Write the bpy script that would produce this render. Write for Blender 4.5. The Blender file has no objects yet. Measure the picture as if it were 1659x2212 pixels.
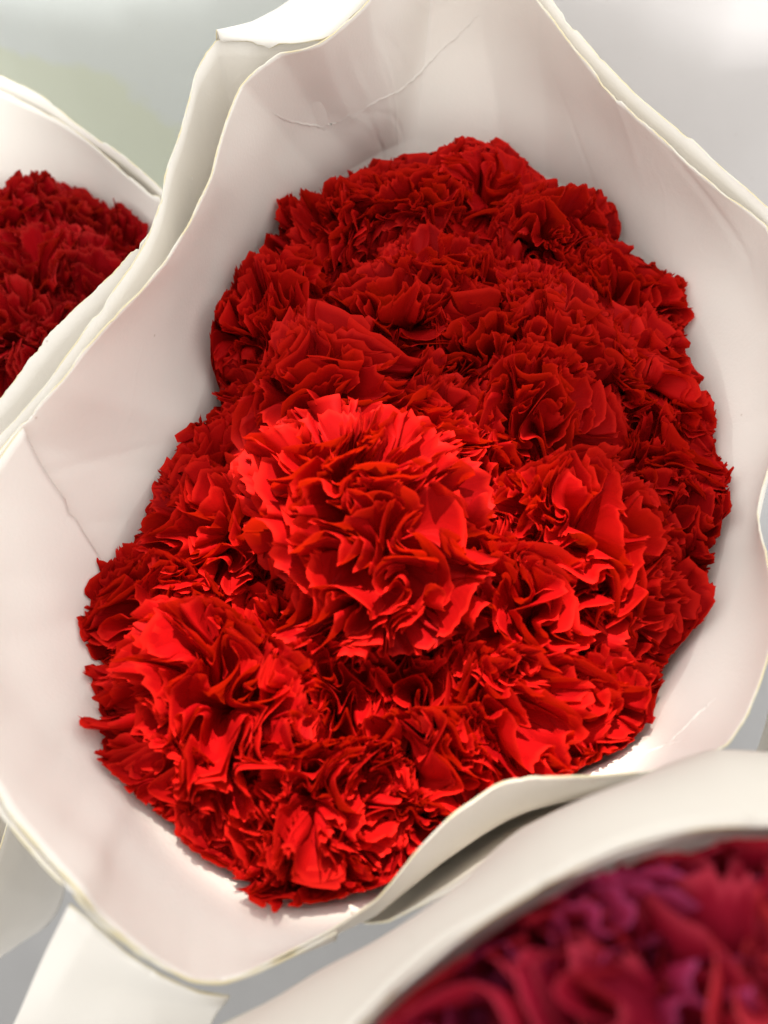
import bpy, math, random
import numpy as np
from mathutils import Vector

# ------------------------------------------------------------------ camera, world, lights, exposure
S = 0.01                       # design units are centimetres
HC = 23.5                      # camera height over the flower bed
PITCH = 30.0                   # degrees off straight down
VFOV = 62.0
scene = bpy.context.scene
COL = scene.collection
cam_d = bpy.data.cameras.new("camera")
cam = bpy.data.objects.new("camera", cam_d)
COL.objects.link(cam)
scene.camera = cam
cam.location = (0, 0, HC * S)
cam.rotation_euler = (math.radians(PITCH), 0, 0)
cam_d.sensor_fit = 'VERTICAL'
cam_d.sensor_height = 24.0
cam_d.lens = 12.0 / math.tan(math.radians(VFOV / 2))
cam_d.clip_start = 0.005
cam_d.clip_end = 50
cam_d.dof.use_dof = True
cam_d.dof.focus_distance = 0.27
cam_d.dof.aperture_fstop = 6.0

world = bpy.data.worlds.new("World")
scene.world = world
world.use_nodes = True
bg = world.node_tree.nodes["Background"]
bg.inputs[0].default_value = (1.0, 0.975, 0.94, 1)
bg.inputs[1].default_value = 1.42


def lamp(name, kind, loc, target, energy, color, **kw):
    d = bpy.data.lights.new(name, kind)
    d.energy = energy
    d.color = color
    for k, v in kw.items():
        setattr(d, k, v)
    o = bpy.data.objects.new(name, d)
    COL.objects.link(o)
    o.location = Vector(loc) * S
    o.rotation_euler = (Vector(target) - Vector(loc)).to_track_quat('-Z', 'Y').to_euler()
    return o


lamp("shop_spot", 'SPOT', (2, 71, 138), (0.0, 8.5, 0.0), 310.0, (1.0, 0.90, 0.78),
     spot_size=math.radians(4.9), spot_blend=0.35, shadow_soft_size=0.008).scale = (1.25, 1, 1)
lamp("ceiling_panel", 'AREA', (5, 50, 150), (0, 18, 0), 10.0, (1.0, 0.985, 0.97),
     shape='RECTANGLE', size=1.6, size_y=1.2)

lamp("back_fill", 'SPOT', (-28, 24, 150), (-13, 52, 0), 380.0, (0.96, 1.0, 0.97),  # added fill lamp, only to brighten the upper left wrapper behind
     spot_size=math.radians(11), spot_blend=1.0, shadow_soft_size=0.08)
lamp("back_fill", 'SPOT', (36, 22, 150), (20, 47, 0), 330.0, (1.0, 0.97, 0.95),  # second added fill, for the upper right wrapper
     spot_size=math.radians(15), spot_blend=1.0, shadow_soft_size=0.08)

vs = scene.view_settings
vs.view_transform = 'Standard'
vs.look = 'None'
vs.exposure = 0.0
vs.gamma = 1.0
scene.cycles.max_bounces = 8
scene.cycles.diffuse_bounces = 7
scene.cycles.transmission_bounces = 6
scene.cycles.use_denoising = True

# ------------------------------------------------------------------ picture -> place helpers
TV = math.tan(math.radians(VFOV / 2))
CP, SP = math.cos(math.radians(PITCH)), math.sin(math.radians(PITCH))


def ray(px, py):
    a = (px - 829.5) / 1106.0 * TV
    b = (1106.0 - py) / 1106.0 * TV
    # camera axes: right (1,0,0), up (0,CP,SP), forward (0,SP,-CP)
    return np.array([a, b * CP + SP, b * SP - CP])


def at(px, py, z):
    d = ray(px, py)
    t = (z - HC) / d[2]
    return np.array([d[0] * t, d[1] * t, z])


def smooth(a, b, x):
    t = np.clip((x - a) / (b - a), 0, 1)
    return t * t * (3 - 2 * t)


# ------------------------------------------------------------------ materials
def new_mat(name):
    m = bpy.data.materials.new(name)
    m.use_nodes = True
    nt = m.node_tree
    for n in list(nt.nodes):
        nt.nodes.remove(n)
    return m, nt, nt.nodes.new("ShaderNodeOutputMaterial")


def N(nt, t, **kw):
    n = nt.nodes.new(t)
    for k, v in kw.items():
        setattr(n, k, v)
    return n


def mathn(nt, op, a, b=None, c=None):
    n = N(nt, "ShaderNodeMath", operation=op)
    for i, v in enumerate((a, b, c)):
        if v is None:
            continue
        if isinstance(v, (int, float)):
            n.inputs[i].default_value = v
        else:
            nt.links.new(v, n.inputs[i])
    return n.outputs[0]


def mixc(nt, fac, a, b, mode='MIX'):
    n = N(nt, "ShaderNodeMix", data_type='RGBA', blend_type=mode)
    for sock, v in ((n.inputs[0], fac), (n.inputs[6], a), (n.inputs[7], b)):
        if isinstance(v, (int, float)):
            sock.default_value = v
        elif isinstance(v, tuple):
            sock.default_value = v + (1,) if len(v) == 3 else v
        else:
            nt.links.new(v, sock)
    return n.outputs[2]


def petal_mat(name, deep, bright, trans, edge, tw=0.35):
    m, nt, out = new_mat(name)
    uv = N(nt, "ShaderNodeUVMap")
    sep = N(nt, "ShaderNodeSeparateXYZ")
    nt.links.new(uv.outputs[0], sep.inputs[0])
    info = N(nt, "ShaderNodeObjectInfo")
    # veins run from the claw to the fringe
    mp = N(nt, "ShaderNodeMapping")
    mp.inputs['Scale'].default_value = (38, 2.2, 1)
    nt.links.new(uv.outputs[0], mp.inputs[0])
    off = N(nt, "ShaderNodeVectorMath", operation='ADD')
    nt.links.new(mp.outputs[0], off.inputs[0])
    rv = N(nt, "ShaderNodeCombineXYZ")
    nt.links.new(mathn(nt, 'MULTIPLY', info.outputs['Random'], 57.0), rv.inputs[0])
    nt.links.new(mathn(nt, 'MULTIPLY', info.outputs['Random'], 31.0), rv.inputs[1])
    nt.links.new(rv.outputs[0], off.inputs[1])
    vein = N(nt, "ShaderNodeTexNoise")
    vein.inputs['Scale'].default_value = 1.0
    vein.inputs['Detail'].default_value = 3
    nt.links.new(off.outputs[0], vein.inputs['Vector'])
    geo = N(nt, "ShaderNodeTexCoord")
    blot = N(nt, "ShaderNodeTexNoise")
    blot.inputs['Scale'].default_value = 130
    blot.inputs['Detail'].default_value = 4
    nt.links.new(geo.outputs['Object'], blot.inputs['Vector'])
    f = mathn(nt, 'MULTIPLY_ADD', info.outputs['Random'], 0.5,
              mathn(nt, 'MULTIPLY_ADD', vein.outputs[0], 0.5, mathn(nt, 'MULTIPLY_ADD', blot.outputs[0], 0.5, -0.25)))
    cl = N(nt, "ShaderNodeClamp")
    nt.links.new(f, cl.inputs[0])
    base = mixc(nt, cl.outputs[0], deep, bright)
    lit_rim = N(nt, "ShaderNodeMapRange")
    lit_rim.interpolation_type = 'SMOOTHSTEP'
    lit_rim.inputs[1].default_value = 0.93
    lit_rim.inputs[2].default_value = 1.0
    nt.links.new(sep.outputs[1], lit_rim.inputs[0])
    base = mixc(nt, 1.0, base, info.outputs['Color'], 'MULTIPLY')
    base = mixc(nt, mathn(nt, 'MULTIPLY', lit_rim.outputs[0], 0.75), base, edge)  # edge highlights painted on: a paler margin stands for lit petal rims
    bump = N(nt, "ShaderNodeBump")
    bump.inputs['Strength'].default_value = 0.35
    bump.inputs['Distance'].default_value = 0.0004
    nt.links.new(vein.outputs[0], bump.inputs['Height'])
    p = N(nt, "ShaderNodeBsdfPrincipled")
    nt.links.new(base, p.inputs['Base Color'])
    p.inputs['Roughness'].default_value = 0.62
    p.inputs['Specular IOR Level'].default_value = 0.05
    p.inputs['Sheen Weight'].default_value = 0.0
    p.inputs['Sheen Roughness'].default_value = 0.5
    p.inputs['Sheen Tint'].default_value = edge + (1,)
    nt.links.new(bump.outputs[0], p.inputs['Normal'])
    t = N(nt, "ShaderNodeBsdfTranslucent")
    t.inputs[0].default_value = trans + (1,)
    mx = N(nt, "ShaderNodeMixShader")
    mx.inputs[0].default_value = tw
    nt.links.new(p.outputs[0], mx.inputs[1])
    nt.links.new(t.outputs[0], mx.inputs[2])
    nt.links.new(mx.outputs[0], out.inputs[0])
    return m


def paper_mat(name, color, trans, tw=0.25, crease=0.15, tinge=None, white=None):
    m, nt, out = new_mat(name)
    tc = N(nt, "ShaderNodeTexCoord")
    fib = N(nt, "ShaderNodeTexNoise")
    fib.inputs['Scale'].default_value = 900
    fib.inputs['Detail'].default_value = 3
    nt.links.new(tc.outputs['Object'], fib.inputs['Vector'])
    cloud = N(nt, "ShaderNodeTexNoise")
    cloud.inputs['Scale'].default_value = 22
    cloud.inputs['Detail'].default_value = 4
    nt.links.new(tc.outputs['Object'], cloud.inputs['Vector'])
    # long hair-line creases: contour lines of a slow noise, kept only in patches
    cn = N(nt, "ShaderNodeTexNoise")
    cn.inputs['Scale'].default_value = 9
    cn.inputs['Detail'].default_value = 2.5
    cn.inputs['Distortion'].default_value = 0.3
    nt.links.new(tc.outputs['Object'], cn.inputs['Vector'])
    d = mathn(nt, 'ABSOLUTE', mathn(nt, 'SUBTRACT', cn.outputs[0], 0.52))
    line = N(nt, "ShaderNodeMapRange")
    line.inputs[1].default_value = 0.0
    line.inputs[2].default_value = 0.0045
    line.inputs[3].default_value = 1.0
    line.inputs[4].default_value = 0.0
    nt.links.new(d, line.inputs[0])
    msk = N(nt, "ShaderNodeTexNoise")
    msk.inputs['Scale'].default_value = 14
    msk.inputs['Detail'].default_value = 1
    nt.links.new(tc.outputs['Object'], msk.inputs['Vector'])
    ms = N(nt, "ShaderNodeMapRange")
    ms.inputs[1].default_value = 0.54
    ms.inputs[2].default_value = 0.62
    nt.links.new(msk.outputs[0], ms.inputs[0])
    cre = mathn(nt, 'MULTIPLY', line.outputs[0], ms.outputs[0])
    # specks
    vor = N(nt, "ShaderNodeTexVoronoi")
    vor.inputs['Scale'].default_value = 60
    nt.links.new(tc.outputs['Object'], vor.inputs['Vector'])
    spk = N(nt, "ShaderNodeMapRange")
    spk.inputs[1].default_value = 0.02
    spk.inputs[2].default_value = 0.035
    spk.inputs[3].default_value = 1
    spk.inputs[4].default_value = 0
    nt.links.new(vor.outputs['Distance'], spk.inputs[0])
    col = mixc(nt, cloud.outputs[0], tuple(c * 0.96 for c in color), color)
    col = mixc(nt, mathn(nt, 'MULTIPLY', spk.outputs[0], 0.4), col, (0.42, 0.33, 0.24))
    if white:                                  # cut edge: light through the thin rim put in as cream, mottled white
        en = N(nt, "ShaderNodeTexNoise")
        en.inputs['Scale'].default_value = 120
        en.inputs['Detail'].default_value = 3
        nt.links.new(tc.outputs['Object'], en.inputs['Vector'])
        er = N(nt, "ShaderNodeMapRange")
        er.inputs[1].default_value = 0.40
        er.inputs[2].default_value = 0.60
        nt.links.new(en.outputs[0], er.inputs[0])
        col = mixc(nt, er.outputs[0], col, white)
    if tinge:
        col = tinge(nt, tc, col)
    h = mathn(nt, 'MULTIPLY_ADD', cre, 0.5 * crease, mathn(nt, 'MULTIPLY', fib.outputs[0], 0.22))
    h = mathn(nt, 'MULTIPLY_ADD', cloud.outputs[0], 0.25, h)
    bump = N(nt, "ShaderNodeBump")
    bump.inputs['Strength'].default_value = 0.5
    bump.inputs['Distance'].default_value = 0.0008
    nt.links.new(h, bump.inputs['Height'])
    p = N(nt, "ShaderNodeBsdfPrincipled")
    nt.links.new(col, p.inputs['Base Color'])
    p.inputs['Roughness'].default_value = 0.72
    p.inputs['Specular IOR Level'].default_value = 0.18
    nt.links.new(bump.outputs[0], p.inputs['Normal'])
    t = N(nt, "ShaderNodeBsdfTranslucent")
    t.inputs[0].default_value = trans + (1,)
    mx = N(nt, "ShaderNodeMixShader")
    mx.inputs[0].default_value = tw
    nt.links.new(p.outputs[0], mx.inputs[1])
    nt.links.new(t.outputs[0], mx.inputs[2])
    nt.links.new(mx.outputs[0], out.inputs[0])
    return m


def plain_mat(name, color, rough=0.6, scale=60, var=0.25):
    m, nt, out = new_mat(name)
    tc = N(nt, "ShaderNodeTexCoord")
    n = N(nt, "ShaderNodeTexNoise")
    n.inputs['Scale'].default_value = scale
    n.inputs['Detail'].default_value = 4
    nt.links.new(tc.outputs['Object'], n.inputs['Vector'])
    col = mixc(nt, n.outputs[0], tuple(c * (1 - var) for c in color), tuple(min(1, c * (1 + var)) for c in color))
    p = N(nt, "ShaderNodeBsdfPrincipled")
    nt.links.new(col, p.inputs['Base Color'])
    p.inputs['Roughness'].default_value = rough
    nt.links.new(p.outputs[0], out.inputs[0])
    return m


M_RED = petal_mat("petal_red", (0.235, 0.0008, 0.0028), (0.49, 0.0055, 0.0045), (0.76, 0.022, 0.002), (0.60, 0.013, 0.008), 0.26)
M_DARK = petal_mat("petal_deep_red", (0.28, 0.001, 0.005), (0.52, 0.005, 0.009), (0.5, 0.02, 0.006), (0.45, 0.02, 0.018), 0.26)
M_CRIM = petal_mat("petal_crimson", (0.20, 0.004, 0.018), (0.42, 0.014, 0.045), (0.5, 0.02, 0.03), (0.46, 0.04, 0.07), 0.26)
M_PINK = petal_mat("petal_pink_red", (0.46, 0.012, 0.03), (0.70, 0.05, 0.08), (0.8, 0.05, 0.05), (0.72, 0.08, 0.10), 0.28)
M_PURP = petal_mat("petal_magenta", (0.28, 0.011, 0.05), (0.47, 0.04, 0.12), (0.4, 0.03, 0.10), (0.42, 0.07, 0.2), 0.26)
M_GREEN = plain_mat("calyx_green", (0.07, 0.13, 0.04))
M_PAPER = paper_mat("white_paper", (0.87, 0.84, 0.785), (0.88, 0.82, 0.72), 0.11)
M_CREAM = paper_mat("cream_paper", (0.70, 0.665, 0.60), (0.8, 0.72, 0.6), 0.12)
M_BACK = paper_mat("pale_paper", (0.87, 0.86, 0.86), (0.92, 0.90, 0.89), 0.40, 0.2)
M_EDGE = paper_mat("paper_cut_edge", (0.82, 0.74, 0.50), (0.9, 0.82, 0.5), 0.30, 0.0, None, (0.84, 0.82, 0.74))
M_BENCH = plain_mat("grey_bench", (0.33, 0.33, 0.335), 0.7, 25, 0.1)


def green_tinge(nt, tc, col):
    # a pale green patch on the sheet, with a ragged outline
    sep = N(nt, "ShaderNodeSeparateXYZ")
    wob = N(nt, "ShaderNodeTexNoise")
    wob.inputs['Scale'].default_value = 90
    wob.inputs['Detail'].default_value = 4
    nt.links.new(tc.outputs['UV'], sep.inputs[0])
    nt.links.new(tc.outputs['Object'], wob.inputs['Vector'])
    w = mathn(nt, 'MULTIPLY_ADD', wob.outputs[0], 0.03, -0.015)

    def band(v, a, b, s):
        up = N(nt, "ShaderNodeMapRange")
        up.inputs[1].default_value = a
        up.inputs[2].default_value = a + s
        dn = N(nt, "ShaderNodeMapRange")
        dn.inputs[1].default_value = b - s
        dn.inputs[2].default_value = b
        dn.inputs[3].default_value = 1
        dn.inputs[4].default_value = 0
        nt.links.new(v, up.inputs[0])
        nt.links.new(v, dn.inputs[0])
        return mathn(nt, 'MULTIPLY', up.outputs[0], dn.outputs[0])
    sk = mathn(nt, 'MULTIPLY_ADD', mathn(nt, 'SUBTRACT', sep.outputs[1], 0.55), -0.35, sep.outputs[0])
    bx = band(mathn(nt, 'ADD', sk, w), TINGE[0], TINGE[1], 0.012)
    by = band(mathn(nt, 'ADD', sep.outputs[1], w), TINGE[2], TINGE[3], 0.012)
    f = mathn(nt, 'MULTIPLY', mathn(nt, 'MULTIPLY', bx, by), 0.36)
    return mixc(nt, f, col, (0.80, 0.83, 0.46))


TINGE = (0.60, 0.752, 0.510, 0.72)
M_TINGED = paper_mat("tinged_paper", (0.84, 0.87, 0.865), (0.9, 0.91, 0.88), 0.40, 0.2, green_tinge)


# ------------------------------------------------------------------ mesh helpers
def mesh_obj(name, verts, faces, mats, parent=None, uv=None, smooth_shade=True, origin=None):
    """verts in cm; origin (cm) becomes the object's location when it has no parent."""
    verts = np.asarray(verts, dtype=np.float64)
    o0 = np.zeros(3) if origin is None else np.asarray(origin, float)
    me = bpy.data.meshes.new(name)
    v = ((verts - o0) * S).astype(np.float32)
    faces = np.asarray(faces, dtype=np.int32)
    k = faces.shape[1]
    me.vertices.add(len(v))
    me.vertices.foreach_set("co", v.ravel())
    me.loops.add(faces.size)
    me.loops.foreach_set("vertex_index", faces.ravel())
    me.polygons.add(len(faces))
    me.polygons.foreach_set("loop_start", np.arange(0, faces.size, k, dtype=np.int32))
    if smooth_shade:
        me.polygons.foreach_set("use_smooth", np.ones(len(faces), dtype=bool))
    if uv is not None:
        ul = me.uv_layers.new(name="UVMap")
        ul.data.foreach_set("uv", np.asarray(uv, np.float32)[faces.ravel()].ravel())
    me.update(calc_edges=True)
    for m in (mats if isinstance(mats, (list, tuple)) else [mats]):
        me.materials.append(m)
    o = bpy.data.objects.new(name, me)
    COL.objects.link(o)
    if parent is not None:
        o.parent = parent
    else:
        o.location = Vector(o0 * S)
    return o


def grid_faces(nr, nc, closed=False):
    i, j = np.meshgrid(np.arange(nr - 1), np.arange(nc if closed else nc - 1), indexing='ij')
    j2 = (j + 1) % nc
    return np.stack([i * nc + j, i * nc + j2, (i + 1) * nc + j2, (i + 1) * nc + j], -1).reshape(-1, 4)


def empty(name, loc, label, cat, group=None):
    o = bpy.data.objects.new(name, None)
    COL.objects.link(o)
    o.empty_display_size = 0.01
    o.location = Vector(loc) * S
    o["label"] = label
    o["category"] = cat
    if group:
        o["group"] = group
    return o


def tag(o, label, cat, group=None):
    o["label"] = label
    o["category"] = cat
    if group:
        o["group"] = group


def spline(P, n, closed):
    """Catmull-Rom through rows of P (k, d), n samples, chord-length spaced on the first 3 columns."""
    P = np.asarray(P, float)
    k = len(P)
    if closed:
        Q = np.vstack([P[-1], P, P[0], P[1]])
        segs = k
    else:
        Q = np.vstack([2 * P[0] - P[1], P, 2 * P[-1] - P[-2]])
        segs = k - 1
    L = np.array([np.linalg.norm(Q[i + 2][:3] - Q[i + 1][:3]) + 0.15 for i in range(segs)])
    cum = np.concatenate([[0], np.cumsum(L)])
    t = np.linspace(0, cum[-1], n, endpoint=not closed)
    seg = np.clip(np.searchsorted(cum, t, side='right') - 1, 0, segs - 1)
    f = ((t - cum[seg]) / L[seg])[:, None]
    p0, p1, p2, p3 = Q[seg], Q[seg + 1], Q[seg + 2], Q[seg + 3]
    cr = 0.5 * ((2 * p1) + (-p0 + p2) * f + (2 * p0 - 5 * p1 + 4 * p2 - p3) * f ** 2 + (-p0 + 3 * p1 - 3 * p2 + p3) * f ** 3)
    return cr * 0.40 + (p1 + (p2 - p1) * f) * 0.60     # paper: nearly straight runs between soft kinks


class Field:
    """a smooth random vector field: a sum of sine waves"""
    def __init__(self, seed, wl, amp, n=10):
        r = np.random.RandomState(seed)
        k = r.normal(size=(n, 3))
        k /= np.linalg.norm(k, axis=1)[:, None]
        self.k = k * (2 * math.pi / (wl * r.uniform(0.7, 1.5, (n, 1))))
        self.ph = r.uniform(0, 6.28, n)
        self.a = r.normal(size=(n, 3)) * amp / math.sqrt(n)

    def __call__(self, p):
        return np.sin(p @ self.k.T + self.ph) @ self.a


def sheet(name, rows, mats, parent, closed=False, thick=0.055, wob=0.03, seed=0, uv=False, fseed=None, folds=0):
    """rows: (nr, nc, 3) grid of points in cm, rim first. A paper sheet with real thickness and a cream cut edge."""
    rows = np.asarray(rows)
    nr, nc = rows.shape[:2]
    v = rows.reshape(-1, 3)
    fs_ = seed if fseed is None else fseed
    v = v + Field(fs_ + 5, 7.0, wob * 2.6)(v) + Field(fs_ + 6, 2.6, wob * 0.45)(v)
    # hard straight folds pressed into the sheet
    if folds:
        rf = np.random.RandomState(fs_ + 77)
        c0 = v.mean(0)
        rd = v - c0
        rd[:, 2] = 0
        rd /= np.linalg.norm(rd, axis=1)[:, None] + 1e-9
        along = np.concatenate([[0], np.cumsum(np.linalg.norm(np.diff(rows[0], axis=0), axis=1))])
        A = np.tile(along, nr)
        Z = v[:, 2]
        for _ in range(folds):
            a0, z0 = rf.uniform(0, along[-1]), rf.uniform(1.0, 6.0)
            ang = rf.uniform(-1.2, 1.2) + math.pi / 2
            ln, wd, ht = rf.uniform(2.0, 6.0), rf.uniform(0.25, 0.7), rf.choice([-1, 1]) * rf.uniform(0.02, 0.05)
            du = (A - a0) * math.cos(ang) + (Z - z0) * math.sin(ang)
            dv = -(A - a0) * math.sin(ang) + (Z - z0) * math.cos(ang)
            prof = np.where(dv > 0, np.maximum(0, 1 - dv / wd), np.maximum(0, 1 + dv / (wd * 0.3)))
            v = v + rd * (ht * prof * np.clip(1.2 - np.abs(du) / ln, 0, 1))[:, None]
    # ragged, hand-cut rim
    jj = np.arange(nc)
    rng = np.random.RandomState(seed)
    rag = np.convolve(rng.normal(size=nc + 8), np.ones(4) / 4, 'same')[4:nc + 4] * 0.045
    for k_ in rng.randint(3, nc - 3, nc // 22):          # nicks and bent spots along the cut
        rag[k_:k_ + rng.randint(1, 4)] -= rng.uniform(0.03, 0.12)
    v[:nc, 2] += rag
    uvs = None
    if uv:
        a, b = np.meshgrid(np.linspace(0, 1, nr), np.linspace(0, 1, nc), indexing='ij')
        uvs = np.stack([b.ravel(), a.ravel()], -1)
    o = mesh_obj(name, v, grid_faces(nr, nc, closed), mats, parent, uv=uvs)
    md = o.modifiers.new("thickness", 'SOLIDIFY')
    md.thickness = thick * S
    md.offset = 0
    md.material_offset_rim = 1
    return o


# ------------------------------------------------------------------ setting: the grey bench far below
g = 400.0
bz = -34.0
bench = mesh_obj("ground", [(-g, -g, bz), (g, -g, bz), (g, g, bz), (-g, g, bz)], [(0, 1, 2, 3)], M_BENCH)
bench["kind"] = "structure"

# ------------------------------------------------------------------ the main wrapper
# each station: rim pixel x, y, rim height, bed pixel x, y, bed height
ST = [
    (950, -230, 8.0, 900, 312, 0), (1080, -120, 7.2, 1060, 335, 0), (1165, 0, 6.3, 1170, 375, 0), (1230, 90, 5.8, 1230, 415, 0),
    (1330, 210, 5.2, 1300, 465, 0), (1440, 310, 4.8, 1380, 545, 0), (1545, 395, 4.5, 1450, 610, 0.1), (1659, 485, 4.2, 1520, 705, 0.2),
    (1735, 640, 3.8, 1562, 810, 0.3), (1735, 850, 3.4, 1584, 920, 0.4), (1658, 1000, 3.0, 1578, 1030, 0.5), (1636, 1110, 3.0, 1568, 1130, 0.5),
    (1655, 1205, 3.0, 1545, 1230, 0.5), (1672, 1320, 3.0, 1520, 1330, 0.4), (1658, 1430, 3.0, 1480, 1430, 0.3), (1628, 1540, 3.2, 1430, 1520, 0.2),
    (1590, 1605, 3.5, 1395, 1595, 0), (1500, 1645, 3.7, 1320, 1650, 0), (1390, 1673, 3.8, 1240, 1690, 0), (1250, 1680, 4.0, 1150, 1735, 0),
    (1140, 1686, 4.0, 1070, 1780, 0), (1075, 1702, 3.9, 1010, 1820, 0), (985, 1762, 3.6, 950, 1860, 0), (905, 1845, 3.0, 890, 1900, 0),
    (830, 1935, 2.4, 830, 1930, 0), (740, 1995, 2.2, 740, 1952, 0), (650, 2045, 2.4, 650, 1965, 0), (560, 2090, 2.6, 570, 1955, 0),
    (480, 2120, 3.0, 500, 1915, 0), (410, 2122, 3.4, 440, 1870, 0), (340, 2092, 3.8, 385, 1825, 0), (270, 2045, 4.2, 340, 1785, 0),
    (203, 1990, 4.7, 305, 1745, 0), (163, 1936, 5.3, 280, 1712, 0), (90, 1868, 5.0, 235, 1640, 0), (0, 1770, 5.0, 205, 1550, 0), (-90, 1620, 5.0, 195, 1440, 0),
    (-130, 1420, 5.0, 188, 1330, 0), (-120, 1230, 4.8, 215, 1245, 0), (-50, 1050, 4.6, 270, 1130, 0), (28, 932, 4.5, 340, 1020, 0),
    (130, 825, 5.0, 420, 920, 0), (200, 745, 5.3, 450, 840, 0), (280, 658, 5.7, 465, 750, 0), (350, 570, 6.0, 500, 640, 0),
    (405, 475, 6.2, 545, 560, 0), (452, 380, 6.4, 600, 495, 0), (482, 290, 6.6, 650, 440, 0), (525, 180, 6.8, 700, 400, 0),
    (600, 122, 6.9, 760, 365, 0), (690, 103, 7.0, 800, 345, 0), (800, 5, 7.5, 850, 325, 0)]
rimP = np.array([at(a, b, z) for a, b, z, *_ in ST])
bedP = np.array([at(a, b, z) for *_, a, b, z in ST])
CEN = bedP.mean(0)
TIE = np.array([CEN[0], CEN[1] - 1.0, -24.0])


def loft(rim, bed, tie, n_up, n_dn, bulge=0.0, tie_r=2.6, taper=1.4):
    rows = []
    c = bed.mean(0)
    out = bed - c
    out[:, 2] = 0
    out /= np.linalg.norm(out, axis=1)[:, None]
    for t in np.linspace(0, 1, n_up):
        rows.append(rim * (1 - t) + bed * t + out * bulge * math.sin(math.pi * t))
    for t in np.linspace(0, 1, n_dn + 1)[1:]:
        e = t ** (1 / taper) if False else t
        rows.append(bed * (1 - e) + (tie + out * tie_r) * e)
    return np.array(rows)


RB = spline(np.hstack([rimP, bedP]), 520, True)
wrapper = empty("bouquet_wrapper", (CEN[0], CEN[1], bz),
                "large open white paper wrapper holding the central bouquet of bright red carnations", "wrapper", "bouquet wrappers")


def to_parent(o, par):
    o.parent = par
    o.location = -par.location


inner = sheet("inner_sheet", loft(RB[:, :3], RB[:, 3:], TIE, 44, 16, 0.35), [M_PAPER, M_EDGE], None, True, seed=3, folds=22)
to_parent(inner, wrapper)

bang = np.arctan2(RB[:, 4] - CEN[1], RB[:, 3] - CEN[0])


def partial(name, pts, off, foot_z, mats, par, seed, n=120, bulge=0.15):
    """an outer layer of the wrap: its own rim, tucked round the inner sheet lower down"""
    rim = spline(np.array([at(*p) for p in pts]), n, False)
    ang = np.arctan2(rim[:, 1] - CEN[1], rim[:, 0] - CEN[0])
    foot = np.empty_like(rim)
    order = np.argsort(bang)
    for k in range(3):
        foot[:, k] = np.interp(ang, bang[order], RB[order, 3 + k], period=2 * math.pi)
    d = foot - CEN
    d[:, 2] = 0
    d /= np.linalg.norm(d, axis=1)[:, None]
    foot = foot + d * off
    foot[:, 2] = foot_z
    low = CEN + (foot - CEN) * 0.75
    low[:, 2] = foot_z - 9
    rows = [rim * (1 - t) + foot * t + d * bulge * math.sin(math.pi * t) for t in np.linspace(0, 1, 14)]
    rows += [foot * (1 - t) + low * t for t in np.linspace(0, 1, 6)[1:]]
    rows = [r + d * 0.10 for r in rows]
    o = sheet(name, rows, mats, None, False, seed=seed, fseed=3)
    to_parent(o, par)
    return o


PM = [M_PAPER, M_EDGE]
partial("outer_sheet", [(1000, -260, 6.9), (900, -120, 6.8), (812, -5, 6.8), (745, 62, 6.7), (695, 99, 6.7), (610, 100, 6.7), (530, 93, 6.9), (468, 83, 7.0),
                        (428, 152, 6.8), (414, 215, 6.6), (394, 290, 6.3), (368, 348, 6.1), (350, 405, 6.0), (338, 460, 5.9), (310, 540, 5.6),
                        (270, 610, 5.3), (200, 715, 4.9), (110, 830, 4.5), (20, 925, 4.1), (-60, 1030, 4.0)], 0.75, -1.5, PM, wrapper, 11, 160)
partial("outer_sheet", [(420, 380, 4.6), (360, 455, 4.6), (315, 517, 4.6), (235, 610, 4.3), (150, 690, 4.0), (75, 772, 3.7), (18, 843, 3.5), (-40, 910, 3.4), (-110, 1010, 3.4)],
        1.4, -2.5, PM, wrapper, 12)
partial("outer_sheet", [(880, -330, 6.3), (960, -290, 6.3), (1060, -180, 6.2), (1150, -60, 6.15), (1192, 0, 6.1), (1265, 94, 5.6), (1390, 222, 5.1), (1500, 314, 4.8), (1659, 450, 4.5), (1780, 600, 4.2)],
        0.8, -1.5, PM, wrapper, 13)
partial("outer_sheet", [(1560, 1640, 2.9), (1470, 1662, 3.2), (1385, 1682, 3.5), (1270, 1728, 3.6), (1149, 1790, 3.5), (1060, 1850, 3.3), (994, 1903, 3.1), (920, 1943, 2.6), (855, 1972, 1.9), (800, 1975, 1.1), (765, 1955, 0.5)],
        0.25, -0.6, PM, wrapper, 14, bulge=0.1)


# ------------------------------------------------------------------ carnations
def polar_table(P, c):
    a = np.arctan2(P[:, 1] - c[1], P[:, 0] - c[0])
    r = np.hypot(P[:, 0] - c[0], P[:, 1] - c[1])
    o = np.argsort(a)
    return a[o], r[o], P[o, 2]


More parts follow.
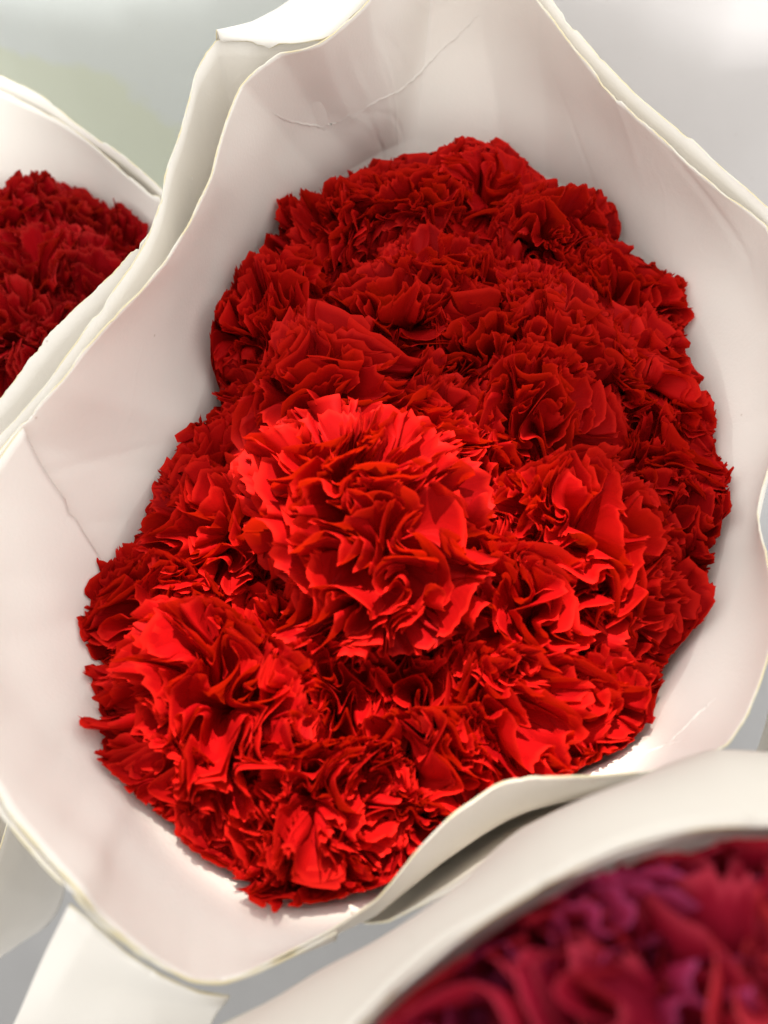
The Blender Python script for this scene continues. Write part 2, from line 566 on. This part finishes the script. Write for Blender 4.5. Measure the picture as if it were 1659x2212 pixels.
class Wall:
    def __init__(self, rim, bed):
        self.c = bed.mean(0)
        self.b = polar_table(bed, self.c)
        self.r = polar_table(rim, self.c)

    def radius(self, p):
        a = np.arctan2(p[:, 1] - self.c[1], p[:, 0] - self.c[0])
        rb = np.interp(a, self.b[0], self.b[1], period=2 * math.pi)
        zb = np.interp(a, self.b[0], self.b[2], period=2 * math.pi)
        rr = np.interp(a, self.r[0], self.r[1], period=2 * math.pi)
        zr = np.interp(a, self.r[0], self.r[2], period=2 * math.pi)
        t = (p[:, 2] - zb) / np.maximum(zr - zb, 0.5)
        R = np.where(t > 0, rb + (rr - rb) * np.clip(t, 0, 1), rb * (1 + np.clip(p[:, 2] - zb, -20, 0) * 0.030))
        return R

    def clamp(self, p, gap=0.14, m=0.5):
        d = p[:, :2] - self.c[:2]
        r = np.linalg.norm(d, axis=1) + 1e-6
        lim = self.radius(p) - gap
        over = r > lim - m
        r2 = np.where(over, lim - m + m * (1 - np.exp(-(r - lim + m) / m)), r)
        q = p.copy()
        q[:, :2] = self.c[:2] + d * (r2 / r)[:, None]
        q[:, 2] += np.where(over, 0.45 * np.minimum(r - r2, 1.5), 0)
        return q


class Swirl:
    """an area-preserving flow over the flower's dome of directions: it bends the petal edges into nested meanders"""
    def __init__(self, rng, wl, speed, n=14):
        a = rng.uniform(0, 2 * math.pi, n)
        k = 2 * math.pi / (wl * rng.uniform(0.75, 1.5, n))
        self.k = np.stack([np.cos(a) * k, np.sin(a) * k], -1)
        self.ph = rng.uniform(0, 6.28, n)
        self.w = np.stack([-np.sin(a), np.cos(a)], -1) * speed * math.sqrt(2.0 / n)

    def __call__(self, q):
        return np.cos(q @ self.k.T + self.ph) @ self.w


def petal_grid(rng, theta, phi, L, width, curl, flows, droop, ruf, wl):
    """one fringed petal in the flower's frame (z = flower axis, origin at the calyx mouth);
    theta, phi: where its middle meets the dome of directions; width: half width of the blade on that dome (radians)"""
    nt = rng.randint(13, 18)
    w = rng.uniform(0.6, 1.4, nt)
    edges = np.concatenate([[0], np.cumsum(w)])
    edges = edges / edges[-1] * 2 - 1
    us, td = [], []
    fr = rng.uniform(0.6, 1.4)
    for k in range(nt):
        dep = rng.uniform(0.014, 0.05) * (1.7 if rng.rand() < 0.2 else 1) * fr
        pk = rng.uniform(0.35, 0.65)
        for f in (0, pk * 0.5, pk, pk + (1 - pk) * 0.5):
            us.append(edges[k] + (edges[k + 1] - edges[k]) * f)
            td.append(dep * (abs(f - pk) / (pk if f < pk else 1 - pk)) ** 0.8)
    us.append(1.0)
    td.append(0.03)
    u = np.array(us)
    td = np.array(td)
    sr = np.array([0.0, 0.36, 0.57, 0.72, 0.84, 0.93, 1.0])
    U, T = np.meshgrid(u, sr)
    notch = rng.uniform(0, 0.07) * np.exp(-((u - rng.uniform(-.5, .5)) / 0.10) ** 2)
    send = 1 - 0.16 * np.abs(u) ** 3 - td - notch + 0.035 * np.sin(u * rng.uniform(4, 9) + rng.uniform(0, 6))
    s = T * (1 + (send[None, :] - 1) * smooth(0.35, 1.0, T))
    grow = 0.30 + 0.70 * smooth(0.05, 0.75, s)
    W = width * (0.10 + 0.90 * smooth(0.10, 0.80, s))
    lat = U * W
    rc = max(theta, 0.45)
    bend = lat / rc
    # an arc on the dome of directions, centred on the flower axis
    grow_r = smooth(0.30, 1.0, s) ** 1.2
    x = 2 * math.pi * lat / wl + rng.uniform(0, 6.28)
    x = x + 0.9 * np.sin(lat / wl * 1.7 + rng.uniform(0, 6.28))
    amp = ruf * (0.7 + 0.5 * np.sin(lat * 3 + rng.uniform(0, 6))) * grow_r
    rad = theta + curl * smooth(0.62, 1.0, s) + amp * np.sin(x)
    bend = bend - 0.38 * amp * np.sin(2 * x) / rc       # rounded, slightly overhanging waves
    ca, sa = math.cos(phi), math.sin(phi)
    lx = rad - rc + rc * np.cos(bend)
    ly = rc * np.sin(bend) + rng.normal() * 0.03
    q = np.stack([(lx * ca - ly * sa).ravel(), (lx * sa + ly * ca).ravel()], -1)
    strength = smooth(0.22, 0.95, s).ravel()[:, None]
    for fl, n in flows:
        for _ in range(n):
            q = q + fl(q) * strength
    q = q * grow.ravel()[:, None]
    th = np.linalg.norm(q, axis=1) + 1e-9
    R = (s * L).ravel()
    th2 = th + droop * smooth(0.7, 1.05, s).ravel() * smooth(0.7, 1.3, th)
    d = q / th[:, None]
    P = np.stack([R * np.sin(th2) * d[:, 0], R * np.sin(th2) * d[:, 1], R * np.cos(th2)], -1)
    uv = np.stack([(U.ravel() + 1) / 2, T.ravel()], -1)
    return P, grid_faces(len(sr), len(u)), uv


def frame(axis, spin):
    z = axis / np.linalg.norm(axis)
    x = np.cross([0, 1, 0.01], z)
    x /= np.linalg.norm(x)
    y = np.cross(z, x)
    c, s_ = math.cos(spin), math.sin(spin)
    return np.stack([x * c + y * s_, -x * s_ + y * c, z], -1)


def carnation(seed, top, axis, rad, npet, mat, label, group, others, wall, openness=1.0, tie=None, coarse=1.0):
    rng = np.random.RandomState(seed)
    rad = rad * 1.18
    L0 = rad * 1.12
    Fm = frame(np.array(axis), rng.uniform(0, 6.28))
    base = np.array(top) - Fm[:, 2] * L0 * 0.74
    root = empty("carnation", base, label, "flower", group)
    big = Field(seed * 7 + 1, rad * 1.3, 0.20)
    flows = [(Swirl(rng, 1.1, 0.045), 3), (Swirl(rng, 0.36 * coarse, 0.027), 5)]
    npet = int(npet * 1.78 / coarse)
    tint = rng.uniform(0.78, 1.08)
    tmax = 1.55 * openness
    for i in range(npet):
        q = (i + 0.5) / npet                      # 0 outer .. 1 inner
        th = tmax * math.sqrt(1 - q) + rng.normal() * 0.03
        phi = i * 2.39996 + rng.normal() * 0.12
        L = L0 * (1.0 - 0.20 * q) * rng.uniform(0.90, 1.05)
        wid = (0.45 - 0.05 * q) * (1.2 if coarse > 1 else 1.0) * rng.uniform(0.8, 1.15)
        P, F_, uv = petal_grid(rng, th, phi, L, wid, rng.normal(0.04, 0.09), flows, rng.uniform(0.0, 0.5),
                               rng.uniform(0.028, 0.060), rng.uniform(0.13, 0.21) * coarse)
        lift = smooth(0.15, 0.75, uv[:, 1])[:, None]
        for _ in range(2):
            P = P + big(P) * lift
        Wd = P @ Fm.T + base
        push = np.zeros(len(Wd))
        for (c2, z2, r2) in others:
            n = np.array([c2[0] - top[0], c2[1] - top[1]])
            dist = np.linalg.norm(n)
            if dist < 1e-3 or dist > 10:
                continue
            n /= dist
            bal = np.clip((top[2] - z2) * 0.32, -0.30, 0.36) + 0.25 * (rad - r2) / (rad + r2)
            Dm = dist * (1.0 + bal)
            e = (Wd[:, :2] - np.array(top[:2])) @ n
            m = 0.55 * Dm
            ov = e > Dm - m
            e2 = np.where(ov, Dm - m + m * (1 - np.exp(-(e - Dm + m) / m)), e)
            push += e - e2
            Wd[:, :2] -= np.outer(e - e2, n)
            Wd[:, 2] += np.where(ov, 0.15 * np.minimum(e - e2, 1.5), 0)
        if wall is not None:
            Wd = wall.clamp(Wd)
        if push.reshape(7, -1)[-1].mean() > 1.9:      # crushed flat behind a neighbour: the photo shows nothing of it
            continue
        o = mesh_obj("petal", Wd, F_, mat, root, uv=uv, origin=base)
        tv = tint * rng.uniform(0.93, 1.07)
        o.color = (tv, tv, tv, 1)
    # calyx and stem
    k = 8
    a = np.linspace(0, 2 * math.pi, k, endpoint=False)
    prof = [(0.55, 0.55), (0.62, -0.1), (0.55, -1.2), (0.35, -1.9), (0.17, -2.1)]
    V = []
    for r, z in prof:
        for t in a:
            V.append(Fm @ np.array([r * math.cos(t), r * math.sin(t), z]) + base)
    V = np.array(V)
    if wall is not None:
        V = wall.clamp(V, 0.1, 0.2)
    mesh_obj("calyx", V, grid_faces(len(prof), k, True), M_GREEN, root, origin=base)
    if tie is not None:
        p0 = V[-k:].mean(0)
        p1 = np.array(tie) + (p0 - np.array(tie)) * np.array([0.16, 0.16, 0])
        V = []
        for t in np.linspace(0, 1, 6):
            c = p0 * (1 - t) + p1 * t
            for b in a[::1]:
                V.append(c + np.array([0.17 * math.cos(b), 0.17 * math.sin(b), 0]))
        mesh_obj("stem", V, grid_faces(6, k, True), M_GREEN, root, origin=base)
    return root


wall = Wall(RB[:, :3], RB[:, 3:])


def dome(x, y, h, w):
    p = np.array([[x, y, 0.0]])
    r = math.hypot(x - w.c[0], y - w.c[1]) / float(w.radius(p)[0])
    return h * max(0.0, 1 - r * r), r


def on_dome(px, py, dz, h, w, z0=0.0):
    z = z0 + h
    for _ in range(25):
        p = at(px, py, z)
        z = 0.5 * z + 0.5 * (z0 + dome(p[0], p[1], h, w)[0] + dz)
    return at(px, py, z)


# pixel x, y of the crown, extra height, radius, petals, label
FL = [
    (735, 1150, 2.2, 3.5, 58, "brightest red carnation, fully lit and standing proud at the middle of the bouquet"),
    (515, 800, 0.1, 2.9, 38, "dark ruffled red carnation at the left edge, under the broad petalled flower"),
    (690, 770, 1.5, 3.7, 46, "red carnation with broad smooth outer petals just above the bright middle flower"),
    (455, 970, -0.2, 2.7, 34, "small dark red carnation tucked against the left paper wall"),
    (420, 1150, -0.3, 3.1, 42, "deep red carnation left of the bright middle flower, petals pointing to the wall"),
    (285, 1345, -0.3, 2.8, 40, "dark shaded red carnation wedged at the far left edge of the bouquet"),
    (440, 1535, 1.4, 3.7, 50, "big brightly lit red carnation at the lower left of the bouquet"),
    (340, 1720, -0.2, 2.9, 38, "lit red carnation pressed against the lower left paper wall"),
    (680, 1600, 0.0, 3.1, 42, "lit red carnation directly below the bright middle flower"),
    (560, 1400, -1.3, 2.8, 34, "sunken red carnation between the bright middle flower and the big lower left one"),
    (700, 1760, 0.5, 3.2, 42, "lit red carnation in the lower middle, second row from the front rim"),
    (495, 1815, 0.2, 2.8, 38, "lit red carnation near the front rim, between lower left and lowest flowers"),
    (650, 1935, -0.1, 2.7, 40, "lowest red carnation of the bouquet, frilled edge against the front paper wall"),
    (850, 1850, -0.2, 2.8, 36, "red carnation beside the raised front paper edge, next to the lowest flower"),
    (930, 1530, -0.3, 3.0, 42, "lit red carnation below and right of the bright middle flower"),
    (950, 1660, 0.0, 2.9, 38, "red carnation just behind the curved front paper edge"),
    (1160, 1560, 0.8, 3.3, 44, "half lit red carnation at the lower right, over the front rim"),
    (1190, 1370, 0.9, 3.1, 42, "red carnation with an upturned broad petal right of and below the middle flower"),
    (1345, 1540, -0.1, 2.7, 40, "dark frilly red carnation in the lower right corner of the wrapper"),
    (1400, 1330, 0.2, 2.9, 38, "deep red carnation by the right wall, below the large right-hand flower"),
    (1310, 1130, 1.3, 3.4, 44, "large red carnation at the right, its fringed outer petals turned to the left"),
    (1120, 1080, -1.9, 2.9, 40, "very dark sunken red carnation between the middle flower and the large right one"),
    (1510, 1170, 0.2, 2.8, 38, "dark red carnation pressed to the right wall beside the large right flower"),
    (1515, 950, 0.3, 2.9, 38, "dark red carnation at the rightmost bulge of the bouquet"),
    (1230, 880, 1.0, 3.2, 42, "red carnation with cupped petals up and right of the bright middle flower"),
    (1010, 850, 0.7, 3.0, 40, "red carnation with a standing fringed petal just behind the middle flower"),
    (1450, 735, 0.4, 3.1, 40, "deep red carnation along the upper right wall"),
    (1372, 545, 0.4, 3.0, 38, "deep red carnation in the upper right, between the back row and the right wall"),
    (1270, 660, 0.9, 3.2, 42, "red carnation in the upper right with a tall folded petal facing left"),
    (1060, 680, 0.3, 3.0, 40, "red carnation at the centre of the upper half of the bouquet"),
    (880, 590, 0.7, 3.2, 42, "red carnation in the upper middle, between the back row and the broad petalled flower"),
    (535, 595, 0.6, 3.1, 40, "dark red carnation at the upper left against the paper wall"),
    (665, 425, 0.9, 3.1, 38, "red carnation in the back row, first from the left"),
    (850, 340, 1.2, 3.2, 40, "red carnation in the back row, second from the left, tallest tips"),
    (1078, 350, 1.1, 3.2, 40, "red carnation in the back row, third from the left, under the back paper wall"),
    (1212, 425, 0.8, 3.0, 38, "red carnation in the back row, last on the right"),
    (935, 505, 0.5, 3.0, 38, "red carnation in the second row from the back, just left of centre"),
    (1090, 550, 0.5, 2.9, 38, "red carnation in the second row from the back, just right of centre"),
]
DH = 1.7
tops = []
for (px, py, dz, rad, npet, lab) in FL:
    tops.append(on_dome(px, py, dz * (1.0 if rad == 3.5 else 0.75), DH, wall, 0.75))
for i, (px, py, dz, rad, npet, lab) in enumerate(FL):
    t = tops[i]
    d, r = dome(t[0], t[1], DH, wall)
    outv = np.array([t[0] - wall.c[0], t[1] - wall.c[1]])
    outv = outv / (np.linalg.norm(outv) + 1e-6) * r * 0.55
    rng = np.random.RandomState(900 + i)
    if i == 0:
        outv = np.array([0.05, -0.38])
    ax = np.array([outv[0] + rng.normal() * 0.12, outv[1] + rng.normal() * 0.12, 1.0])
    oth = [(tops[j], tops[j][2], FL[j][3]) for j in range(len(FL)) if j != i]
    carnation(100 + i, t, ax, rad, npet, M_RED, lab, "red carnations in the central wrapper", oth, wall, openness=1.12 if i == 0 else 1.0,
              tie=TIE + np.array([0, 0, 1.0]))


# ------------------------------------------------------------------ overlapping panel on the left wall of the wrapper
def nearest(P, q):
    return int(np.argmin(np.linalg.norm(P - q, axis=1)))


ia = nearest(RB[:, :3], rimP[40])
ib = nearest(RB[:, 3:], bedP[38])
iend = nearest(RB[:, :3], rimP[25])
base_rows = loft(RB[:, :3], RB[:, 3:], TIE, 18, 16, 0.35)[:22]
rows = []
for r in range(22):
    # the panel's free edge runs straight from the nick in the rim down to the flowers
    lo, hi = min(ia, ib) - 45, max(ia, ib) + 45
    i0 = ib
    if r < 18:
        cand = np.arange(lo, hi)
        q_ = base_rows[r][cand] - np.array([0, 0, HC])
        dep_ = q_[:, 1] * SP - q_[:, 2] * CP
        px_ = 829.5 + q_[:, 0] / dep_ / TV * 1106
        py_ = 1106 - (q_[:, 1] * CP + q_[:, 2] * SP) / dep_ / TV * 1106
        i0 = float(cand[np.argmin(np.abs((px_ - 30) * (1245 - 925) - (py_ - 925) * (220 - 30)))])
        last_i0 = i0
    else:
        i0 = last_i0
    idx = np.linspace(i0, iend, 110)
    row = np.stack([np.interp(idx, np.arange(520), base_rows[r][:, k]) for k in range(3)], -1)
    inn = np.array([CEN[0], CEN[1], 0]) - row
    inn[:, 2] = 0
    inn /= np.linalg.norm(inn, axis=1)[:, None]
    row = row + inn * (0.17 - 0.30 * smooth(0.55, 1.0, np.linspace(0, 1, 110)))[:, None]
    row[:, 2] += 0.06 if r == 0 else 0
    rows.append(row)
o = sheet("overlap_panel", rows, PM, None, False, thick=0.07, seed=3)
to_parent(o, wrapper)

# the loose flap hanging out below the front left corner
top_e = spline(np.array([at(*p) for p in [(150, 1958, 4.4), (185, 1985, 4.3), (270, 2062, 3.6), (350, 2110, 3.2), (430, 2140, 2.6), (500, 2150, 2.0)]]), 50, False)
mid_e = spline(np.array([at(*p) for p in [(92, 2080, 2.6), (150, 2095, 2.9), (250, 2125, 2.2), (340, 2150, 1.6), (410, 2170, 0.9), (470, 2185, 0.2)]]), 50, False)
low_e = spline(np.array([at(*p) for p in [(28, 2215, 0.6), (120, 2200, 1.2), (240, 2215, 0.9), (330, 2235, 0.2), (400, 2250, -0.8), (440, 2260, -1.6)]]), 50, False)
bot_e = spline(np.array([at(*p) for p in [(-30, 2330, -2.0), (120, 2340, -1.6), (240, 2360, -1.9), (320, 2370, -2.6), (390, 2370, -3.6), (430, 2370, -4.6)]]), 50, False)
cols = [spline(np.array([top_e[j], mid_e[j], low_e[j], bot_e[j]]), 18, False) for j in range(50)]
o = sheet("loose_flap", np.array(cols).transpose(1, 0, 2), PM, None, False, seed=21, wob=0.03)
to_parent(o, wrapper)

# turned-over corner flap at the back left
A = spline(np.array([at(*p) for p in [(474, 84, 7.0), (540, 92, 6.95), (612, 99, 6.95), (695, 97, 6.8), (748, 58, 6.85), (812, -6, 6.95), (880, -90, 7.0)]]), 50, False)
B = spline(np.array([at(*p) for p in [(466, 82, 6.9), (500, 68, 6.6), (548, 50, 6.5), (600, 26, 6.5), (650, -5, 6.6), (720, -60, 6.8), (800, -140, 7.0)]]), 50, False)
rows = [A * (1 - t) + B * t + np.array([0, 0, 0.35]) * math.sin(math.pi * t) for t in np.linspace(0, 1, 9)]
o = sheet("corner_flap", rows, PM, None, False, seed=31, wob=0.03, fseed=3)
to_parent(o, wrapper)


# ------------------------------------------------------------------ neighbouring bouquets
def ring_wrapper(name, label, group, rim, bed, tie, mats, seed, n=220, uv=False, n_up=10, tie_r=2.6):
    root = empty(name, (tie[0], tie[1], bz), label, "wrapper", group)
    rb = spline(np.hstack([rim, bed]), n, True)
    o = sheet("inner_sheet", loft(rb[:, :3], rb[:, 3:], np.array(tie), n_up, 12, 0.2, tie_r), mats, None, True, seed=seed, uv=uv)
    to_parent(o, root)
    return root, rb


def ring(c, r, z, n=24):
    t = np.linspace(0, 2 * math.pi, n, endpoint=False)
    rr = r(t) if callable(r) else np.full(n, float(r))
    zz = z(t) if callable(z) else np.full(n, float(z))
    return np.stack([c[0] + rr * np.cos(t), c[1] + rr * np.sin(t), zz], -1)


# left bouquet, farther away and lower
LC = np.array([-17.4, 27.0])
vis = [at(345, 432, -1.2), at(330, 420, -1.1), at(220, 332, -1.4), at(120, 252, -1.0), at(0, 195, -0.8), at(-110, 160, -0.6)]
rimL = [*vis]
for a_ in (120, 150, 180, 210, 240, 270, 300, 330, 350):
    t = math.radians(a_)
    rr, z_ = (8.6, -0.8) if a_ < 230 else (7.6, -2.6)
    rimL.append(np.array([LC[0] + rr * math.cos(t), LC[1] + rr * math.sin(t), z_]))
rimL = np.array(rimL)
angL = np.arctan2(rimL[:, 1] - LC[1], rimL[:, 0] - LC[0])
bedL = np.stack([LC[0] + 7.2 * np.cos(angL), LC[1] + 7.2 * np.sin(angL), np.full(len(angL), -4.0)], -1)
wl_root, rbL = ring_wrapper("bouquet_wrapper", "white paper wrapper at the left edge, round the darker red carnations", "bouquet wrappers",
                            rimL, bedL, (LC[0], LC[1], -25), PM, 41)
orim = spline(np.array([at(*p) for p in [(420, 480, -1.6), (352, 412, -0.9), (280, 355, -0.7), (200, 298, -0.8), (100, 214, -0.5), (0, 166, -0.4), (-120, 120, -0.4)]]), 80, False)
dirs = orim - np.array([LC[0], LC[1], 0])
dirs[:, 2] = 0
dirs /= np.linalg.norm(dirs, axis=1)[:, None]
ofoot = np.array([LC[0], LC[1], -5.0]) + dirs * 8.3
rows = [orim * (1 - t) + ofoot * t for t in np.linspace(0, 1, 8)]
o = sheet("outer_sheet", rows, PM, None, False, seed=42)
to_parent(o, wl_root)
wallL = Wall(rbL[:, :3], rbL[:, 3:])
LF = [(20, 430, 0.3, "darker red carnation of the left bouquet, topmost, at the picture's left edge"),
      (160, 450, 0.2, "darker red carnation of the left bouquet, under its raised paper rim"),
      (275, 500, 0.0, "darker red carnation of the left bouquet, nearest the meeting of the two wrappers"),
      (75, 560, 0.5, "darker red carnation in the middle of the left bouquet"),
      (200, 600, 0.2, "darker red carnation of the left bouquet, beside the big wrapper's outer edge"),
      (20, 690, 0.4, "darker red carnation of the left bouquet, lower, at the picture's left edge"),
      (110, 720, 0.1, "darker red carnation of the left bouquet, lowest one beside the big wrapper"),
      (-110, 600, 0.5, "darker red carnation of the left bouquet, cut off by the picture's left edge")]
tL = [on_dome(px, py - 15, dz, 1.2, wallL, -3.1) for px, py, dz, _ in LF]
for i, (px, py, dz, lab) in enumerate(LF):
    oth = [(tL[j], tL[j][2], 3.0) for j in range(len(LF)) if j != i]
    v = (tL[i][:2] - LC) / 8.0 * 0.3
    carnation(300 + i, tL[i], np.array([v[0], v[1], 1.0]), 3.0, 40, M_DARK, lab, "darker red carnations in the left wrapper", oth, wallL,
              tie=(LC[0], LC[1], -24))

# near bouquet at the lower right, much closer to the lens
NC = np.array([6.2, -5.0])
visN = [at(1800, 1812, 9.0), at(1659, 1790, 9.3), at(1479, 1806, 9.5), at(1329, 1842, 9.5), at(1179, 1912, 9.5), at(979, 2042, 9.4), at(829, 2156, 9.3), at(700, 2290, 9.2)]
rimN = list(visN)
for a_ in (175, 205, 235, 265, 295, 325, 355, 25, 50):
    t = math.radians(a_)
    rimN.append(np.array([NC[0] + 7.6 * math.cos(t), NC[1] + 7.6 * math.sin(t), 9.0]))
rimN = np.array(rimN)
angN = np.arctan2(rimN[:, 1] - NC[1], rimN[:, 0] - NC[0])
bedN = rimN.copy()
bedN[:, :2] = NC + (rimN[:, :2] - NC) * 0.985
bedN[:, 2] -= 0.5
wn_root, rbN = ring_wrapper("bouquet_wrapper", "blurred white paper wrapper close to the lens, round crimson and magenta flowers", "bouquet wrappers",
                            rimN, bedN, (NC[0], NC[1] - 1, -22), [M_CREAM, M_CREAM], 51)
colr = spline(np.array(visN), 90, False)
cfoot = spline(np.array([at(*p) for p in [(1800, 1650, 4.4), (1659, 1624, 4.6), (1540, 1624, 4.8), (1400, 1690, 4.9), (1149, 1800, 4.6), (994, 1918, 4.2), (829, 2026, 3.6), (480, 2250, 2.6)]]), 90, False)
colr[:, 2] += 0.03
rows = [colr * (1 - t) + cfoot * t + np.array([-0.15, 0.3, 0.55]) * math.sin(math.pi * t) for t in np.linspace(0, 1, 12)]
o = sheet("folded_collar", rows, [M_CREAM, M_EDGE], None, False, seed=52, wob=0.05)
to_parent(o, wn_root)
mid = colr * 0.62 + cfoot * 0.38
low = cfoot + (cfoot - colr) * 0.16 + np.array([0, 0, -0.3])
mid[:, 2] -= 0.35
rows = [mid * (1 - t) + low * t + np.array([-0.1, 0.2, 0.25]) * math.sin(math.pi * t) for t in np.linspace(0, 1, 10)]
o = sheet("under_collar", rows, [M_CREAM, M_EDGE], None, False, seed=57, wob=0.06)
to_parent(o, wn_root)
wallN = Wall(rbN[:, :3], rbN[:, 3:])
NF = [(1000, 2085, 0.1, M_CRIM, "blurred dark crimson flower at the left tip of the near bouquet"),
      (1225, 1950, 0.0, M_PURP, "blurred dark magenta crimson flower under the near wrapper's curved rim"),
      (1120, 2210, 0.3, M_PURP, "blurred magenta flower at the bottom of the near bouquet"),
      (1390, 2120, 0.5, M_CRIM, "blurred crimson flower between the magenta one and the brightest of the near bouquet"),
      (1620, 2090, 0.9, M_PINK, "blurred pinkish red flower, brightest of the near bouquet, at the corner"),
      (1450, 1870, -0.1, M_CRIM, "blurred shaded crimson flower behind the brightest flower of the near bouquet"),
      (1690, 1850, 0.0, M_CRIM, "blurred crimson flower of the near bouquet cut by the right picture edge"),
      (1420, 2380, 0.3, M_CRIM, "blurred crimson flower of the near bouquet cut by the bottom picture edge")]
tN = [on_dome(px, py, dz, 0.5, wallN, 10.3) for px, py, dz, *_ in NF]
for i, (px, py, dz, mt, lab) in enumerate(NF):
    oth = []
    v = (tN[i][:2] - NC) / 7.0 * 0.5
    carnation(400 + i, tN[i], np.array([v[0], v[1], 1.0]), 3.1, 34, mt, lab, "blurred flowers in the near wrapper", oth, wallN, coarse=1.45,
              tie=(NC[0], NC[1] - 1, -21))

# wrappers standing behind and beside
ring_wrapper("bouquet_wrapper", "tall white paper wrapper at the upper left with a pale green stain", "bouquet wrappers",
             ring((-13, 58), 13.5, 18), ring((-13, 58), 16, 0), (-13, 58, -26), [M_TINGED, M_EDGE], 61, uv=True, tie_r=11)
ring_wrapper("bouquet_wrapper", "smooth pale paper wrapper filling the upper right corner", "bouquet wrappers",
             ring((18.5, 50.5), 12.0, 16), ring((18.5, 50.5), 13.6, 0), (18.5, 50.5, -26), [M_BACK, M_EDGE], 62, tie_r=9)
ring_wrapper("bouquet_wrapper", "cream paper wrapper just showing along the right picture edge", "bouquet wrappers",
             ring((20.5, 5.5), 9.8, 2.0), ring((20.5, 5.5), 8.8, -2), (20.5, 5.5, -26), PM, 63)
ring_wrapper("bouquet_wrapper", "low rounded paper wrapper peeping in at the lower left edge", "bouquet wrappers",
             ring((-20.3, 5.5), 7.9, -6), ring((-20.3, 5.5), 7.0, -10), (-20.3, 5.5, -28), PM, 64)


# ------------------------------------------------------------------ hard creases pressed into the paper (fine raised folds)
from mathutils.bvhtree import BVHTree
ov = inner.data
wv = [inner.matrix_basis @ v.co + wrapper.location for v in ov.vertices]
bvh = BVHTree.FromPolygons(wv, [tuple(p.vertices) for p in ov.polygons])
rngc = np.random.RandomState(5)


def crease(pts, w=0.07, h=0.05):
    P = spline(np.array([(a, b, 0.0) for a, b in pts]), 10 * len(pts), False)
    L, Rr, C = [], [], []
    prev = None
    hits = []
    for a, b, _ in P:
        d = ray(a + rngc.normal() * 1.2, b + rngc.normal() * 1.2)
        loc, nor, idx, dist = bvh.ray_cast(Vector((0, 0, HC * S)), Vector(d).normalized())
        if loc is None:
            continue
        n = np.array(nor)
        if np.dot(n, d) > 0:
            n = -n
        hits.append((np.array(loc) / S, n))
    V, F = [], []
    for i, (p, n) in enumerate(hits):
        q = hits[min(i + 1, len(hits) - 1)][0] - hits[max(i - 1, 0)][0]
        t = np.cross(q, n)
        t /= np.linalg.norm(t) + 1e-9
        f = math.sin(math.pi * (i + 0.5) / len(hits)) ** 0.5
        off = n * 0.02
        V += [p + off - t * w, p + off + n * h * f * rngc.uniform(0.6, 1.3), p + off + t * w * 0.5]
    for i in range(len(hits) - 1):
        F += [(3 * i, 3 * i + 1, 3 * i + 4, 3 * i + 3), (3 * i + 1, 3 * i + 2, 3 * i + 5, 3 * i + 4)]
    if len(F) < 4:
        return
    o = mesh_obj("crease", np.array(V), F, M_PAPER, None)
    to_parent(o, wrapper)


for c in [[(585, 243), (625, 262), (690, 272), (735, 262), (765, 238)], [(735, 280), (800, 226), (862, 196), (905, 160), (945, 118), (990, 76), (1036, 30)],
          [(10, 1556), (60, 1551), (104, 1532)], [(152, 1585), (166, 1540), (171, 1470), (184, 1405)], [(60, 1722), (108, 1742), (150, 1756)],
          [(142, 1815), (150, 1878), (166, 1928)], [(1440, 1612), (1492, 1560), (1548, 1508)], [(1252, 1680), (1380, 1632), (1490, 1592)],
          ]:
    crease(c)
